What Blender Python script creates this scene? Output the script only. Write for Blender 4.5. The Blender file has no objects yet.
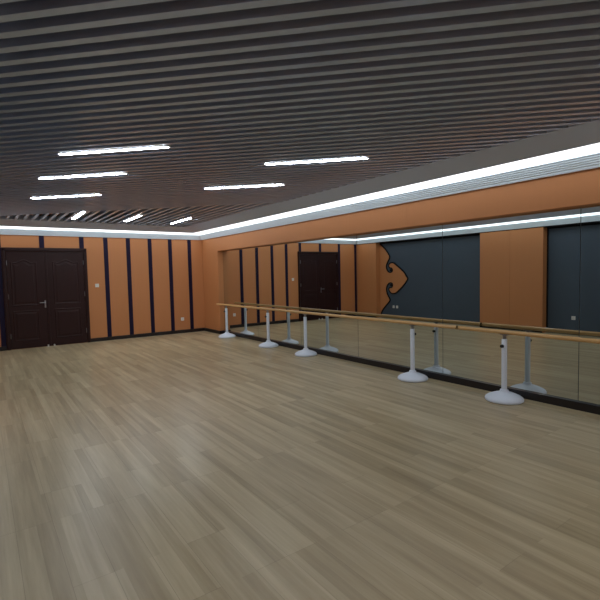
import bpy, bmesh, math, random
from mathutils import Vector, Matrix
random.seed(4)
S = bpy.context.scene
COL = S.collection
PI = math.pi

# ------------------------------------------------------------------ room sizes (metres)
W = 5.538          # mirror wall at x = 0, opposite wall at x = -W
YB = -14.2         # wall behind the camera (striped wall is y = 0)
ZW = 2.545         # bottom of the cornice
ZS = 2.80          # ceiling slats
ZC = 3.15          # slab above the slats
XG = 0.146         # mirror glass plane
ZH = 2.195         # underside of the beam over the mirror
YE = -0.972        # where the mirror starts

# ------------------------------------------------------------------ mesh helpers
def box(bm, x0, x1, y0, y1, z0, z1):
    vs = [bm.verts.new(p) for p in ((x0,y0,z0),(x1,y0,z0),(x1,y1,z0),(x0,y1,z0),(x0,y0,z1),(x1,y0,z1),(x1,y1,z1),(x0,y1,z1))]
    for f in ((3,2,1,0),(4,5,6,7),(0,1,5,4),(1,2,6,5),(2,3,7,6),(3,0,4,7)):
        bm.faces.new([vs[i] for i in f])

def prism(bm, pts, vec):
    """extrude a planar polygon (list of 3D points) along vec"""
    a = [bm.verts.new(p) for p in pts]
    b = [bm.verts.new(Vector(p) + Vector(vec)) for p in pts]
    n = len(pts)
    bm.faces.new(a); bm.faces.new(list(reversed(b)))
    for i in range(n):
        bm.faces.new([a[i], b[i], b[(i+1) % n], a[(i+1) % n]])

def lathe(bm, prof, c=(0,0,0), seg=40):
    """revolve (radius, z) profile about z"""
    rings = []
    for r, z in prof:
        if r < 1e-6:
            rings.append([bm.verts.new((c[0], c[1], c[2]+z))])
        else:
            rings.append([bm.verts.new((c[0]+r*math.cos(2*PI*k/seg), c[1]+r*math.sin(2*PI*k/seg), c[2]+z)) for k in range(seg)])
    for a, b in zip(rings, rings[1:]):
        for k in range(seg):
            k2 = (k+1) % seg
            if len(a) == 1 and len(b) == 1: continue
            if len(a) == 1: bm.faces.new([a[0], b[k], b[k2]])
            elif len(b) == 1: bm.faces.new([a[k], b[0], a[k2]])
            else: bm.faces.new([a[k], b[k], b[k2], a[k2]])

def tube(bm, p, q, r, seg=24, r2=None):
    p = Vector(p); q = Vector(q); d = (q-p).normalized()
    u = d.orthogonal().normalized(); v = d.cross(u)
    r2 = r if r2 is None else r2
    a = [bm.verts.new(p + r*(u*math.cos(2*PI*k/seg) + v*math.sin(2*PI*k/seg))) for k in range(seg)]
    b = [bm.verts.new(q + r2*(u*math.cos(2*PI*k/seg) + v*math.sin(2*PI*k/seg))) for k in range(seg)]
    bm.faces.new(list(reversed(a))); bm.faces.new(b)
    for k in range(seg):
        bm.faces.new([a[k], a[(k+1) % seg], b[(k+1) % seg], b[k]])

def obj(name, bm, mat, parent=None, smooth=False, bevel=0, loc=None):
    bmesh.ops.recalc_face_normals(bm, faces=bm.faces)
    me = bpy.data.meshes.new(name)
    bm.to_mesh(me); bm.free()
    me.materials.append(mat)
    o = bpy.data.objects.new(name, me)
    COL.objects.link(o)
    if smooth:
        for p in me.polygons: p.use_smooth = True
        me.set_sharp_from_angle(angle=math.radians(40))
    if bevel:
        m = o.modifiers.new('bevel', 'BEVEL'); m.width = bevel; m.segments = 2; m.limit_method = 'ANGLE'
    if loc: o.location = loc
    if parent: o.parent = parent
    return o

def boxes(name, lst, mat, parent=None, bevel=0):
    bm = bmesh.new()
    for b in lst: box(bm, *b)
    return obj(name, bm, mat, parent, bevel=bevel)

def empty(name, loc=(0,0,0)):
    o = bpy.data.objects.new(name, None); COL.objects.link(o)
    o.location = loc; o.empty_display_size = .1
    return o

def thing(o, label, cat, group=None):
    o['label'] = label; o['category'] = cat
    if group: o['group'] = group
    return o

def struct(o, label, cat):
    o['kind'] = 'structure'; o['label'] = label; o['category'] = cat
    return o

def copy_tree(o, parent=None):
    c = o.copy(); COL.objects.link(c)
    if parent: c.parent = parent
    for ch in list(o.children): copy_tree(ch, c)
    return c

# ------------------------------------------------------------------ materials
def hexlin(r, g, b):
    f = lambda c: (c/255/12.92) if c/255 <= .04045 else ((c/255+.055)/1.055)**2.4
    return (f(r), f(g), f(b), 1)

def mat(name, col, rough=.5, metal=0, noise=0, nscale=(8,8,8), bump=0, bscale=60, spec=.5, coat=0):
    m = bpy.data.materials.new(name); m.use_nodes = True
    nt = m.node_tree; b = nt.nodes['Principled BSDF']
    b.inputs['Base Color'].default_value = col
    b.inputs['Roughness'].default_value = rough
    b.inputs['Metallic'].default_value = metal
    b.inputs['Specular IOR Level'].default_value = spec
    b.inputs['Coat Weight'].default_value = coat
    if noise or bump:
        tc = nt.nodes.new('ShaderNodeTexCoord')
        mp = nt.nodes.new('ShaderNodeMapping'); mp.inputs['Scale'].default_value = nscale
        nt.links.new(tc.outputs['Object'], mp.inputs['Vector'])
        nz = nt.nodes.new('ShaderNodeTexNoise'); nz.inputs['Scale'].default_value = 1; nz.inputs['Detail'].default_value = 5
        nt.links.new(mp.outputs[0], nz.inputs['Vector'])
        if noise:
            mx = nt.nodes.new('ShaderNodeMix'); mx.data_type = 'RGBA'
            mx.inputs[6].default_value = tuple(c*(1-noise) for c in col[:3]) + (1,)
            mx.inputs[7].default_value = tuple(min(1, c*(1+noise)) for c in col[:3]) + (1,)
            nt.links.new(nz.outputs[0], mx.inputs[0]); nt.links.new(mx.outputs[2], b.inputs['Base Color'])
        if bump:
            n2 = nt.nodes.new('ShaderNodeTexNoise'); n2.inputs['Scale'].default_value = bscale; n2.inputs['Detail'].default_value = 3
            nt.links.new(tc.outputs['Object'], n2.inputs['Vector'])
            bp = nt.nodes.new('ShaderNodeBump'); bp.inputs['Strength'].default_value = bump; bp.inputs['Distance'].default_value = .002
            nt.links.new(n2.outputs[0], bp.inputs['Height']); nt.links.new(bp.outputs[0], b.inputs['Normal'])
    return m

def emit(name, col, s):
    m = bpy.data.materials.new(name); m.use_nodes = True
    b = m.node_tree.nodes['Principled BSDF']
    b.inputs['Base Color'].default_value = (.8, .8, .8, 1)
    b.inputs['Emission Color'].default_value = col
    b.inputs['Emission Strength'].default_value = s
    return m

def floor_material():
    m = bpy.data.materials.new('laminate'); m.use_nodes = True
    nt = m.node_tree; N = nt.nodes; L = nt.links; b = N['Principled BSDF']
    tc = N.new('ShaderNodeTexCoord')
    mp = N.new('ShaderNodeMapping'); mp.inputs['Rotation'].default_value = (0, 0, PI/2)
    L.new(tc.outputs['Object'], mp.inputs['Vector'])
    def brick(w, h, off, mortar):
        br = N.new('ShaderNodeTexBrick'); br.inputs['Scale'].default_value = 1
        br.inputs['Brick Width'].default_value = w; br.inputs['Row Height'].default_value = h
        br.inputs['Mortar Size'].default_value = mortar; br.inputs['Mortar Smooth'].default_value = .1
        br.inputs['Color1'].default_value = (0,0,0,1); br.inputs['Color2'].default_value = (1,1,1,1); br.inputs['Mortar'].default_value = (.5,.5,.5,1)
        br.offset = off; br.offset_frequency = 3; br.squash = 1
        L.new(mp.outputs[0], br.inputs['Vector'])
        return br
    b1 = brick(1.22, .067, .37, 0.0)        # the three strips in each board
    b2 = brick(1.22, .2, .37, .0012)        # the boards with their joints
    ramp = N.new('ShaderNodeValToRGB')
    e = ramp.color_ramp.elements
    e[0].position = 0; e[0].color = FLOOR_D
    e[1].position = 1; e[1].color = FLOOR_L
    k = ramp.color_ramp.elements.new(.45); k.color = FLOOR_M
    # wood figure, long in the direction of the boards
    m2 = N.new('ShaderNodeMapping'); m2.inputs['Scale'].default_value = (14, .9, 1)
    L.new(tc.outputs['Object'], m2.inputs['Vector'])
    nz = N.new('ShaderNodeTexNoise'); nz.inputs['Scale'].default_value = 1; nz.inputs['Detail'].default_value = 6; nz.inputs['Roughness'].default_value = .6
    L.new(m2.outputs[0], nz.inputs['Vector'])
    m3 = N.new('ShaderNodeMapping'); m3.inputs['Scale'].default_value = (70, 2.5, 1)
    L.new(tc.outputs['Object'], m3.inputs['Vector'])
    nf = N.new('ShaderNodeTexNoise'); nf.inputs['Scale'].default_value = 1; nf.inputs['Detail'].default_value = 4
    L.new(m3.outputs[0], nf.inputs['Vector'])
    def math_(op, a, bb):
        n = N.new('ShaderNodeMath'); n.operation = op
        for i, v in enumerate((a, bb)):
            if isinstance(v, (int, float)): n.inputs[i].default_value = v
            else: L.new(v, n.inputs[i])
        return n.outputs[0]
    s1 = N.new('ShaderNodeSeparateColor'); L.new(b1.outputs['Color'], s1.inputs[0])
    s2 = N.new('ShaderNodeSeparateColor'); L.new(b2.outputs['Color'], s2.inputs[0])
    t = math_('ADD', math_('MULTIPLY', s1.outputs[0], .28), math_('MULTIPLY', s2.outputs[0], .16))
    t = math_('ADD', t, math_('MULTIPLY', math_('SUBTRACT', nz.outputs[0], .5), .9))
    t = math_('ADD', t, math_('MULTIPLY', math_('SUBTRACT', nf.outputs[0], .5), .2))
    t = math_('ADD', t, .27)
    L.new(t, ramp.inputs[0])
    mx = N.new('ShaderNodeMix'); mx.data_type = 'RGBA'; mx.blend_type = 'MULTIPLY'
    L.new(math_('MULTIPLY', b2.outputs['Fac'], .45), mx.inputs[0])
    L.new(ramp.outputs[0], mx.inputs[6]); mx.inputs[7].default_value = (.25, .2, .16, 1)
    L.new(mx.outputs[2], b.inputs['Base Color'])
    b.inputs['Roughness'].default_value = .33
    b.inputs['Specular IOR Level'].default_value = .5
    rr = math_('ADD', math_('MULTIPLY', nz.outputs[0], .14), .25); L.new(rr, b.inputs['Roughness'])
    return m

FLOOR_D = hexlin(127, 110, 81); FLOOR_M = hexlin(172, 154, 120); FLOOR_L = hexlin(212, 197, 162)
M = dict(
    floor=floor_material(),
    orange=mat('orange_panel', hexlin(193, 128, 79), .62, noise=.03, nscale=(22, 22, .8), bump=.15, bscale=220),
    navy=mat('navy_stripe', hexlin(22, 13, 46), .6, spec=.25),
    slate=mat('slate_panel', hexlin(64, 78, 92), .6, noise=.06, nscale=(3, 3, 3), bump=.15, bscale=200),
    black=mat('black_edge', hexlin(13, 11, 18), .6, spec=.2),
    base=mat('dark_baseboard', hexlin(28, 22, 24), .35),
    door=mat('dark_mahogany', hexlin(42, 19, 19), .45, spec=.3, noise=.25, nscale=(30, 30, 2)),
    slat=mat('grey_aluminium', hexlin(190, 208, 240), .2, metal=.3),
    void=mat('dark_void', hexlin(46, 47, 52), .9),
    soffit=mat('grey_soffit', hexlin(206, 222, 252), .8),
    crown=mat('white_cornice', hexlin(226, 241, 252), .55),
    white=mat('white_enamel', hexlin(226, 234, 246), .32),
    basew=mat('white_base', hexlin(226, 234, 248), .38, bump=.4, bscale=30),
    plastic=mat('white_plastic', hexlin(222, 220, 216), .4),
    dark=mat('black_plastic', hexlin(20, 20, 22), .4),
    steel=mat('brushed_steel', hexlin(150, 150, 155), .3, metal=.9),
    ash=mat('ash_wood', hexlin(214, 170, 112), .35, noise=.14, nscale=(60, 3, 60)),
    backing=mat('grey_backing', hexlin(128, 130, 134), .5),
    collar=mat('dark_brown_wood', hexlin(120, 84, 56), .4),
    plaster=mat('white_plaster', hexlin(190, 188, 184), .8),
    led=emit('cove_led', (.86, .94, 1, 1), 2.4),
    lamp=emit('linear_lamp', (.88, .94, 1, 1), 48.0),
)
mm = bpy.data.materials.new('silvered_mirror'); mm.use_nodes = True
b = mm.node_tree.nodes['Principled BSDF']
b.inputs['Base Color'].default_value = (.68, .72, .70, 1); b.inputs['Metallic'].default_value = 1; b.inputs['Roughness'].default_value = 0.004
M['mirror'] = mm

# ------------------------------------------------------------------ floor, slab, walls
struct(boxes('floor', [(-W-.3, .3, YB-.1, .1, -.12, 0)], M['floor']), 'pale wood laminate floor with boards running along the mirrors', 'floor')

wb = struct(boxes('wall_back', [(-W-.3, .3, 0, .12, 0, ZC)], M['orange']), 'orange panelled end wall with dark vertical stripes', 'wall')
DX0, DX1, DM, DZ = -4.68, -2.975, -3.842, 2.268
SW = .05
for c, z0 in ((-W+.045, .09), (-4.732, .09), (-3.901, DZ), (-3.071, DZ), (-2.533, .09), (-1.998, .09), (-1.455, .09), (-.918, .09), (-.378, .09)):
    boxes('stripe', [(c-SW, c+SW, -.008, .02, z0, ZW+.02)], M['navy'], wb)

wr = struct(boxes('wall_right', [(XG+.012, .3, YB, .0, 0, ZC)], M['backing']), 'long wall of mirrors framed by orange panels', 'wall')
boxes('orange_column', [(0, XG+.02, YE, 0, 0, ZH)], M['orange'], wr)
seams = [0, -2.43, -4.898, -7.368, -9.84, -12.3, YB]
bl = [(0, XG+.02, b_+.0015, a_-.0015, ZH, ZW+.05) for a_, b_ in zip(seams, seams[1:])]
boxes('beam_panel', bl, M['orange'], wr)
boxes('beam_core', [(.004, XG+.02, YB, 0, ZH+.004, ZC)], M['collar'], wr)
boxes('orange_column', [(0, XG+.02, YB, -13.04, 0, ZH)], M['orange'], wr)

RX = -W-.2
PY = [(.0, -.966), (-4.831, -6.477), (-10.2, -11.85), (-14.05, YB)]
wl = struct(boxes('wall_left', [(-W-.3, RX, YB, 0, 0, ZC)], M['slate']), 'wall of slate blue panels between orange pilasters', 'wall')
bp = []
for a_, c_ in PY:
    if a_ == -4.831:
        mid = -5.659
        bp += [(RX, -W, mid+.0015, a_, 0, ZW+.02), (RX, -W, c_, mid-.0015, 0, ZW+.02), (RX, -W-.006, mid-.01, mid+.01, 0, ZW)]
    else:
        bp.append((RX, -W, c_, a_, 0, ZW+.02))
struct(boxes('trim_2', bp, M['orange']), 'orange pilasters of the wall opposite the mirrors', 'pilasters')
struct(boxes('trim_3', [(RX, -W, YB, 0, ZW-.02, ZC)], M['black']), 'dark head above the slate panels under the cornice', 'trim')
bd = []
for (a0, a1), (b0, b1) in zip(PY, PY[1:]):
    bd += [(RX-.01, RX+.012, a1-.035, a1, .09, ZW-.02), (RX-.01, RX+.012, b0, b0+.035, .09, ZW-.02),
                           (RX-.01, RX+.012, b0+.035, a1-.035, ZW-.06, ZW-.02)]
struct(boxes('trim_4', bd, M['black']), 'thin black edging round the slate panels', 'trim')
struct(boxes('wall_front', [(-W-.3, .3, YB-.12, YB, 0, ZC)], M['orange']), 'plain orange end wall behind the viewer', 'wall')

# baseboards
BT = .09
struct(boxes('baseboard_back', [(-W, DX0, -.014, 0, 0, BT), (DX1, 0, -.014, 0, 0, BT)], M['base'], bevel=.003), 'dark skirting along the striped orange wall', 'skirting')
struct(boxes('baseboard_right', [(-.012, 0, YE-.012, -.014, 0, BT), (-.012, XG+.012, YE-.012, YE, 0, BT), (.106, XG+.012, -13.04, YE-.012, 0, BT)], M['base'], bevel=.003), 'dark plinth running below the wall mirrors', 'skirting')
lb = []
for i, (a_, c_) in enumerate(PY):
    lb.append((-W, -W+.012, c_, a_, 0, BT))
    if i+1 < len(PY): lb.append((RX, RX+.014, PY[i+1][0], c_, 0, BT))
struct(boxes('baseboard_left', lb, M['base'], bevel=.003), 'dark skirting along the slate panelled wall', 'skirting')

# ------------------------------------------------------------------ ceiling
ce = struct(empty('ceiling'), 'grey slatted ceiling with a plain grey border', 'ceiling')
boxes('slab', [(-W-.3, .3, YB-.1, .1, ZC, ZC+.1)], M['void'], ce)

OL = 9
def ring(bm, prof):
    """prof = closed list of (offset from walls, z); swept round the room"""
    loops = []
    for o, z in prof:
        loops.append([bm.verts.new(p) for p in ((-o, -o, z), (-W+min(o, OL), -o, z), (-W+min(o, OL), YB+o, z), (-o, YB+o, z))])
    n = len(loops)
    for i in range(n):
        a, b_ = loops[i], loops[(i+1) % n]
        for k in range(4):
            bm.faces.new([a[k], a[(k+1) % 4], b_[(k+1) % 4], b_[k]])

OL = .53      # width of the border along the left wall
OI = .76      # inner edge of the border
OO = .41      # its outer edge, where the light cove begins
bm = bmesh.new()
ring(bm, [(OO, 2.69), (OI, ZS), (OI, ZS+.10), (OO+.05, ZS+.06), (OO+.02, 2.73), (OO, 2.73)])
obj('border', bm, M['soffit'], ce)
bm = bmesh.new()
ring(bm, [(0.0, ZS+.05), (OO+.08, ZS+.05), (OO+.08, ZS+.09), (0.0, ZS+.09)])
obj('cove_lid', bm, M['soffit'], ce)

# cornice with fine flutes
bm = bmesh.new()
prof = [(0.0, ZW), (.03, ZW-.0), (.036, ZW+.012)]
nfl = 5
for i in range(nfl):
    t0 = i/nfl; t1 = (i+.5)/nfl; t2 = (i+1)/nfl
    p = lambda t, d: (.036+.084*t + d, ZW+.012+.1*t - d*.6)
    prof += [p(t0+.02, 0), p(t0+.08, -.005), p(t1+.02, -.005), p(t1+.08, 0)]
prof += [(.124, ZW+.114), (.124, ZW+.126), (0.0, ZW+.126)]
ring(bm, prof)
o = obj('trim_1', bm, M['crown']); struct(o, 'white fluted cornice running round the top of the walls', 'cornice')
# luminous cove strip
bm = bmesh.new()
ring(bm, [(.118, 2.668), (OO-.004, 2.698), (OO-.004, 2.712), (.118, 2.682)])
o = obj('cove_light_strip', bm, M['led']); thing(o, 'glowing white light strip in the cove right round the ceiling', 'light')

# slats
XL, XR = -W+OL, -OI
YT, YBT = -OI, YB+OI
CF = -5.95      # fold line x + y = CF
PD, SWD, SH = .13, .05, .06
R2 = math.sqrt(2)
def clip_diag(n):
    """segment of the line x+y = n*R2 inside the field, returned as (x0, x1)"""
    s = n*R2
    x0 = max(XL, s - YT); x1 = min(XR, s - YBT)
    return (x0, x1) if x1 - x0 > .05 else None
bm = bmesh.new()
NF = CF/R2
n = NF - SWD/2
def diag_slat(bm, n, w, z0, z1):
    c = clip_diag(n)
    if not c: return
    h = w/2
    pts = []
    a = clip_diag(n+h) or c; b_ = clip_diag(n-h) or c
    pts = [(a[0], (n+h)*R2-a[0], z0), (a[1], (n+h)*R2-a[1], z0), (b_[1], (n-h)*R2-b_[1], z0), (b_[0], (n-h)*R2-b_[0], z0)]
    prism(bm, pts, (0, 0, z1-z0))
while n*R2 > XL + YBT:
    diag_slat(bm, n, SWD, ZS, ZS+SH); n -= PD
obj('diagonal_slats', bm, M['slat'], ce)
bm = bmesh.new()
PT = .15
x = XR - .06
while x > XL:
    h = SWD/2
    y1a, y1b = CF-(x-h)+.02, CF-(x+h)+.02
    if y1b < YT - .05 :
        y1a = min(y1a, YT)
        prism(bm, [(x-h, YT, ZS), (x+h, YT, ZS), (x+h, y1b, ZS), (x-h, y1a, ZS)], (0, 0, SH))
    x -= PT
obj('lengthwise_slats', bm, M['slat'], ce)
# carrier rails above the slats
boxes('carrier_rail', [(XL, XR, y-.02, y+.02, ZS+SH, ZS+SH+.03) for y in (-1.6, -2.8, -4, -5.2, -6.4, -7.6, -8.8, -10, -11.2, -12.4)], M['void'], ce)

# ------------------------------------------------------------------ linear ceiling lights
LG = 'linear lamps set between the ceiling slats'
def lamp(shear):
    r = empty('ceiling_light')
    L_, w = 1.13, .052
    boxes('housing', [(-L_/2, L_/2, -w/2, -w/2+.006, -.006, .05), (-L_/2, L_/2, w/2-.006, w/2, -.006, .05),
                      (-L_/2, -L_/2+.006, -w/2+.006, w/2-.006, -.006, .05), (L_/2-.006, L_/2, -w/2+.006, w/2-.006, -.006, .05),
                      (-L_/2+.006, L_/2-.006, -w/2+.006, w/2-.006, .044, .05)], M['white'], r)
    boxes('diffuser', [(-L_/2+.006, L_/2-.006, -w/2+.006, w/2-.006, -.009, .012)], M['lamp'], r, bevel=.003)
    for ch in r.children:
        for v in ch.data.vertices: v.co.x += shear*v.co.y; v.co.y *= 1 if shear else 1.75
    return r
def snap_diag(s):
    n = s/R2; k = round((NF - SWD/2 - PD/2 - n)/PD)
    return (NF - SWD/2 - PD/2 - k*PD)*R2
def snap_x(x):
    k = round((XR-.06-PT/2-x)/PT)
    return XR-.06-PT/2-k*PT
lamps = []
for (cx, s, lab) in (
    (-3.97, -11.12, 'white linear ceiling light of the left file, nearest the viewer and highest in the picture'),
    (-4.02, -9.80, 'white linear ceiling light in the middle of the left file of three'),
    (-3.975, -8.14, 'white linear ceiling light lowest of the left file of three'),
    (-1.99, -9.745, 'longest looking white linear ceiling light, nearest to the mirror wall'),
    (-1.994, -8.09, 'white linear ceiling light just behind and below the one nearest the mirror')):
    s = snap_diag(s); lamps.append(((cx, s-cx, ZS), -PI/4, lab))
nd = len(lamps)
for (x, lab) in ((-3.42, 'short looking slanted ceiling light above the right leaf of the door'),
                 (-2.41, 'slanted ceiling light in the middle of the far row of three'),
                 (-1.32, 'slanted ceiling light of the far row nearest the room corner')):
    lamps.append(((snap_x(x), -1.95, ZS), PI/2, lab))
nm = len(lamps)  # the lamps below are added out of view to brighten the room
for cx, s, lab in ((-3.97, -14.6, 'added linear light above the viewer, out of view, brightening the room, left file'), (-3.97, -16.3, 'added linear light behind the viewer, out of view, brightening the room, left file'),
                   (-1.99, -13.75, 'added linear light right of the viewer, out of view, brightening the room, right file'), (-1.99, -14.8, 'added linear light far behind, out of view, brightening the room, right file')):
    s = snap_diag(s); lamps.append(((cx, s-cx, ZS), -PI/4, lab))
first = {True: lamp(1), False: lamp(0)}; used = set()
for i, (loc, rz, lab) in enumerate(lamps):
    dg = i < nd or i >= nm
    o = copy_tree(first[dg]) if dg in used else first[dg]
    used.add(dg)
    o.location = loc; o.rotation_euler = (0, 0, rz)
    thing(o, lab, 'ceiling light', LG)

# ------------------------------------------------------------------ mirrors
ys = [YE, -2.717, -4.442, -6.124, -7.853, -9.604, -11.33, -13.04]
names = ['mirror panel at the far end, showing the light switch and stripes in reflection',
         'mirror panel reflecting the dark double door',
         'mirror panel reflecting the cloud-shaped ornament and the last stripe',
         'mirror panel behind the stand left of the middle, reflecting slate blue wall',
         'mirror panel reflecting the orange pilaster, between two thin seams',
         'mirror panel at the right side of the photo, beyond the last visible seam',
         'mirror panel out past the right side of the view']
for (a_, b_), lab in zip(zip(ys, ys[1:]), names):
    o = boxes('mirror_panel', [(XG, XG+.006, b_+.0035, a_-.0035, BT, ZH)], M['mirror'])
    thing(o, lab, 'mirror', 'mirror panels of the long wall')

# ------------------------------------------------------------------ double door
d = struct(empty('door_1', ((DX0+DX1)/2, 0, 0)), 'dark brown double door in the striped wall', 'door')
cx = (DX0+DX1)/2
def dbox(name, lst, m, parent, bevel=0):
    # world boxes made local to the door
    return boxes(name, [(a-cx, b_-cx, c, e, f, g) for a, b_, c, e, f, g in lst], m, parent, bevel)
F = .075
dbox('door_frame', [(DX0, DX0+F, -.035, 0, 0, DZ), (DX1-F, DX1, -.035, 0, 0, DZ), (DX0+F, DX1-F, -.035, 0, DZ-F-.01, DZ),
                    (DX0+.014, DX0+F-.014, -.045, -.03, 0, DZ-.02), (DX1-F+.014, DX1-.014, -.045, -.03, 0, DZ-.02), (DX0+.014, DX1-.014, -.045, -.03, DZ-F+.006, DZ-.016)], M['door'], d, .004)
def panel_ring(bm, x0, x1, z0, z1, arch, y, w, dep):
    """raised moulding and field of a door panel"""
    def outline(i):
        a, b_, c, e = x0+i, x1-i, z0+i, z1-i
        pts = [(a, c), (b_, c), (b_, e)]
        if arch:
            nn = 20
            for k in range(1, nn):
                t = k/nn; xx = b_+(a-b_)*t
                s = math.sin(PI*t); pts.append((xx, e + arch*(s**5) - arch*.25*math.exp(-((abs(t-.5)-.3)/.09)**2)))
        pts.append((a, e))
        return pts
    prev = None
    for i, yy in ((0, y), (w*.4, y-dep), (w, y-.002), (w*1.8, y-.002), (w*2.8, y-dep)):
        vs = [bm.verts.new((px-cx, yy, pz)) for px, pz in outline(i)]
        if prev:
            for k in range(len(vs)):
                bm.faces.new([prev[k], prev[(k+1) % len(vs)], vs[(k+1) % len(vs)], vs[k]])
        prev = vs
    bm.faces.new(prev)
for x0, x1, p0, p1, hand in ((DX0+F+.003, DM-.002, -4.53, -4.03, True), (DM+.002, DX1-F-.003, -3.71, -3.16, False)):
    lf = dbox('door_leaf', [(x0, x1, -.02, 0, .008, DZ-F-.013)], M['door'], d, .003)
    bm = bmesh.new()
    panel_ring(bm, p0, p1, .97, 1.95, .05, -.0205, .028, .007)
    panel_ring(bm, p0, p1, .18, .86, 0, -.0205, .028, .007)
    obj('raised_panel', bm, M['door'], lf)
    hx = x0+.006 if hand else x1-.006
    for z in (.3, 1.18, 1.93):
        bm = bmesh.new(); tube(bm, (hx-cx, -.03, z-.055), (hx-cx, -.03, z+.055), .008, 12)
        obj('hinge', bm, M['steel'], lf, smooth=True)
    if hand:
        bm = bmesh.new()
        box(bm, -3.91-cx, -3.88-cx, -.028, -.02, .9, 1.07)
        tube(bm, (-3.895-cx, -.02, 1.02), (-3.895-cx, -.07, 1.02), .011, 12)
        tube(bm, (-3.887-cx, -.065, 1.02), (-4.005-cx, -.065, 1.02), .009, 12)
        tube(bm, (-3.895-cx, -.02, .93), (-3.895-cx, -.034, .93), .013, 12)
        obj('lever_handle', bm, M['steel'], lf, smooth=True)
    else:
        dbox('astragal', [(DM-.02, DM+.025, -.034, -.02, .01, DZ-F-.015)], M['door'], lf, .004)

# floor door stops in front of the leaves
bm = bmesh.new(); lathe(bm, [(0, 0), (.024, 0), (.024, .012), (.014, .016), (.014, .036), (.0165, .038), (.0165, .046), (0, .048)], seg=24)
ds = obj('door_stop', bm, M['plastic'], smooth=True, loc=(-3.885, -.07, 0))
thing(ds, 'small pale door stop at the foot of the left door leaf', 'door stop', 'door stops at the double door')
d2 = copy_tree(ds); d2.location = (-3.76, -.07, 0)
thing(d2, 'small pale door stop at the foot of the right door leaf', 'door stop', 'door stops at the double door')

# ------------------------------------------------------------------ switches and sockets
def plate(name, rocker, loc, rz, label, cat, group=None, holes=False):
    r = empty(name, loc); r.rotation_euler = (0, 0, rz)
    s = .043
    boxes('cover_plate', [(-s, s, -.009, 0, -s, s)], M['plastic'], r, .003)
    if holes:
        f = boxes('socket_face', [(-.028, .028, -.0115, -.009, -.028, .028)], M['plastic'], r, .001)
        boxes('slot', [(-.013, -.009, -.0122, -.0114, -.014, .0), (.009, .013, -.0122, -.0114, -.014, .0), (-.003, .003, -.0122, -.0114, .008, .018)], M['dark'], f)
    else:
        boxes('rocker', [(-.03, -.001, -.013, -.009, -.03, .03), (.001, .03, -.013, -.009, -.03, .03)], M['plastic'], r, .001)
    thing(r, label, cat, group)
plate('light_switch', True, (-2.771, -.0005, 1.371), 0, 'white square light switch right of the dark double door', 'light switch')
plate('wall_socket', False, (-.644, -.0005, .384), 0, 'white wall socket low between the last two stripes', 'wall socket', holes=True)
plate('wall_socket', False, (RX+.0005, -1.565, .385), PI/2, 'left one of two small white sockets reflected below the cloud ornament', 'wall socket', 'paired sockets on the slate wall', holes=True)
plate('wall_socket', False, (RX+.0005, -1.715, .385), PI/2, 'right one of two small white sockets reflected below the cloud ornament', 'wall socket', 'paired sockets on the slate wall', holes=True)
plate('wall_socket', False, (RX+.0005, -7.085, .384), PI/2, 'white wall socket reflected alone on slate blue panel at right', 'wall socket', holes=True)

# ------------------------------------------------------------------ cloud ornament on the opposite wall
path = [(-1.0, 2.51), (-1.05, 2.45), (-1.22, 2.31), (-1.38, 2.12), (-1.41, 2.01), (-1.33, 1.88), (-1.27, 1.75), (-1.29, 1.63), (-1.38, 1.54), (-1.49, 1.535), (-1.545, 1.60),
        (-1.50, 1.665), (-1.42, 1.68), (-1.375, 1.75), (-1.43, 1.83), (-1.58, 1.84), (-1.74, 1.74), (-1.9, 1.63), (-2.05, 1.51), (-2.11, 1.42), (-2.18, 1.32),
        (-2.12, 1.22), (-2.05, 1.14), (-1.94, 1.04), (-1.8, .93), (-1.66, .84), (-1.5, .83), (-1.40, .9), (-1.37, .98), (-1.43, 1.02), (-1.51, 1.04), (-1.545, 1.11), (-1.49, 1.175),
        (-1.38, 1.16), (-1.29, 1.07), (-1.26, .94), (-1.31, .79), (-1.40, .65), (-1.40, .57), (-1.27, .44), (-1.12, .3), (-1.04, .19), (-1.0, .10)]
def catmull(P, n=6):
    out = []
    for i in range(len(P)-1):
        p0 = Vector(P[max(i-1, 0)]); p1 = Vector(P[i]); p2 = Vector(P[i+1]); p3 = Vector(P[min(i+2, len(P)-1)])
        for k in range(n):
            t = k/n
            out.append(.5*((2*p1) + (p2-p0)*t + (2*p0-5*p1+4*p2-p3)*t*t + (3*p1-p0-3*p2+p3)*t**3))
    out.append(Vector(P[-1])); return out
cp = catmull(path)
orn = empty('cloud_ornament', (RX, -1.5, 1.3))
bm = bmesh.new()
pts = [(-.966-.001, 2.51)] + [tuple(p) for p in cp] + [(-.966-.001, .10)]
vs = [bm.verts.new((.001, y+1.5, z-1.3)) for y, z in pts]
f = bm.faces.new(vs)
r = bmesh.ops.extrude_face_region(bm, geom=[f])
for v in r['geom']:
    if isinstance(v, bmesh.types.BMVert): v.co.x += .016
bmesh.ops.triangulate(bm, faces=bm.faces)
obj('cloud_field', bm, M['orange'], orn)
bm = bmesh.new()
hw = .02
L_, R_ = [], []
for i, p in enumerate(cp):
    t = (cp[min(i+1, len(cp)-1)] - cp[max(i-1, 0)]).normalized(); nrm = Vector((-t.y, t.x))
    L_.append(p+nrm*hw); R_.append(p-nrm*hw)
va = [[bm.verts.new((xx, q.x+1.5, q.y-1.3)) for q in side] for side in (L_, R_) for xx in (.002, .024)]
for i in range(len(cp)-1):
    for a, b_ in ((0, 1), (1, 3), (3, 2), (2, 0)):
        bm.faces.new([va[a][i], va[a][i+1], va[b_][i+1], va[b_][i]])
for i in (0, len(cp)-1):
    bm.faces.new([va[0][i], va[1][i], va[3][i], va[2][i]])
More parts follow.
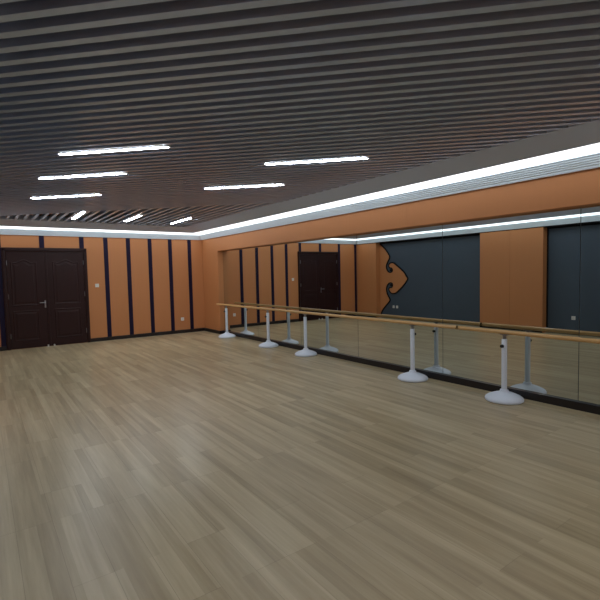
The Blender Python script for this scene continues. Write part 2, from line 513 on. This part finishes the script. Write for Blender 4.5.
for y, z in ((-1.465, 1.60), (-1.47, 1.105)):      # the round eyes inside the two curls
    tube(bm, (.002, y+1.5, z-1.3), (.024, y+1.5, z-1.3), .042, 24)
obj('outline', bm, M['black'], orn)
thing(orn, 'orange cloud-shaped wall ornament with black scrolling outline on slate panel, seen reflected', 'wall ornament')

# ------------------------------------------------------------------ ballet barres
XB, ZB, RR = -.122, .81, .0235
def stand(root, y, knob):
    bm = bmesh.new()
    lathe(bm, [(0, 0), (.202, 0), (.212, .008), (.214, .024), (.207, .038), (.186, .054), (.15, .071), (.11, .086), (.075, .097), (.058, .104), (.05, .114), (.045, .13), (.034, .134), (0, .134)], seg=56)
    bs = obj('base', bm, M['basew'], root, smooth=True, loc=(0, y, 0))
    bm = bmesh.new()
    lathe(bm, [(0, .12), (.031, .12), (.031, .725), (.027, .73), (0, .73)], seg=32)
    po = obj('post', bm, M['white'], root, smooth=True, loc=(0, y, 0))
    bm = bmesh.new()
    lathe(bm, [(0, .715), (.02, .715), (.02, ZB-.045), (.026, ZB-.04), (.026, ZB-RR-.006), (0, ZB-RR-.006)], seg=24)
    box(bm, -.016, .016, -.05, .05, ZB-RR-.008, ZB-RR+.002)
    obj('saddle', bm, M['steel'], root, smooth=True, loc=(0, y, 0))
    if knob:
        bm = bmesh.new()
        tube(bm, (knob*.025, 0, .65), (knob*.045, 0, .65), .007, 12)
        tube(bm, (knob*.043, 0, .65), (knob*.066, 0, .65), .021, 20, .018)
        obj('knob', bm, M['dark'], po, smooth=True)
def barre(y0, y1, stands, label, joint=None):
    r = empty('ballet_barre', (XB, (y0+y1)/2, 0)); yc = (y0+y1)/2
    bm = bmesh.new(); tube(bm, (0, y0-yc, ZB), (0, y1-yc, ZB), RR, 28)
    rail = obj('rail', bm, M['ash'], r, smooth=True, bevel=0)
    for ye, s in ((y0, -1), (y1, 1)):
        bm = bmesh.new(); tube(bm, (0, ye-yc, ZB), (0, ye-yc+s*.012, ZB), RR+.001, 28)
        obj('end_cap', bm, M['ash'], rail, smooth=True)
    if joint:
        bm = bmesh.new(); tube(bm, (0, joint-yc-.03, ZB), (0, joint-yc+.03, ZB), RR+.0025, 28)
        obj('joint_sleeve', bm, M['ash'], rail, smooth=True)
    for y, k in stands: stand(r, y-yc, k)
    thing(r, label, 'ballet barre', 'free-standing barres along the mirror')
barre(-1.10, -4.04, ((-1.63, -1), (-3.605, -1)), 'farthest pale wooden ballet barre on two white round-based stands, by the corner')
barre(-4.066, -8.27, ((-4.956, 0), (-7.536, 1)), 'middle long pale wooden ballet barre on two white stands before the mirror', -6.07)
barre(-8.296, -12.5, ((-8.91, -1), (-11.75, -1)), 'nearest pale wooden ballet barre, its white stand at right of the photo')

# ------------------------------------------------------------------ world (closed room, only a trace)
w = bpy.data.worlds.new('World'); S.world = w; w.use_nodes = True
w.node_tree.nodes['Background'].inputs[0].default_value = (.5, .55, .6, 1)
w.node_tree.nodes['Background'].inputs[1].default_value = .05

# ------------------------------------------------------------------ camera
ya, pi_, ro = (math.radians(a) for a in (35.673, 3.38, -1.266))
fwd = Vector((math.sin(ya)*math.cos(pi_), math.cos(ya)*math.cos(pi_), -math.sin(pi_)))
r = Vector((math.cos(ya), -math.sin(ya), 0)); u = r.cross(fwd)
r2 = math.cos(ro)*r + math.sin(ro)*u; u2 = -math.sin(ro)*r + math.cos(ro)*u
cam = bpy.data.cameras.new('camera'); co = bpy.data.objects.new('camera', cam); COL.objects.link(co)
mt = Matrix((r2, u2, -fwd)).transposed().to_4x4(); mt.translation = (-5.102, -11.74, 1.55)
co.matrix_world = mt
cam.sensor_width = 36; cam.lens = 445.435/600*36; cam.clip_start = .02; cam.clip_end = 100
S.camera = co

S.view_settings.view_transform = 'Standard'; S.view_settings.look = 'None'
S.view_settings.gamma = 1; S.view_settings.use_curve_mapping = False
S.view_settings.exposure = 0
S.cycles.max_bounces = 10; S.cycles.diffuse_bounces = 5; S.cycles.glossy_bounces = 6
S.cycles.sample_clamp_indirect = 4
S.cycles.use_denoising = True
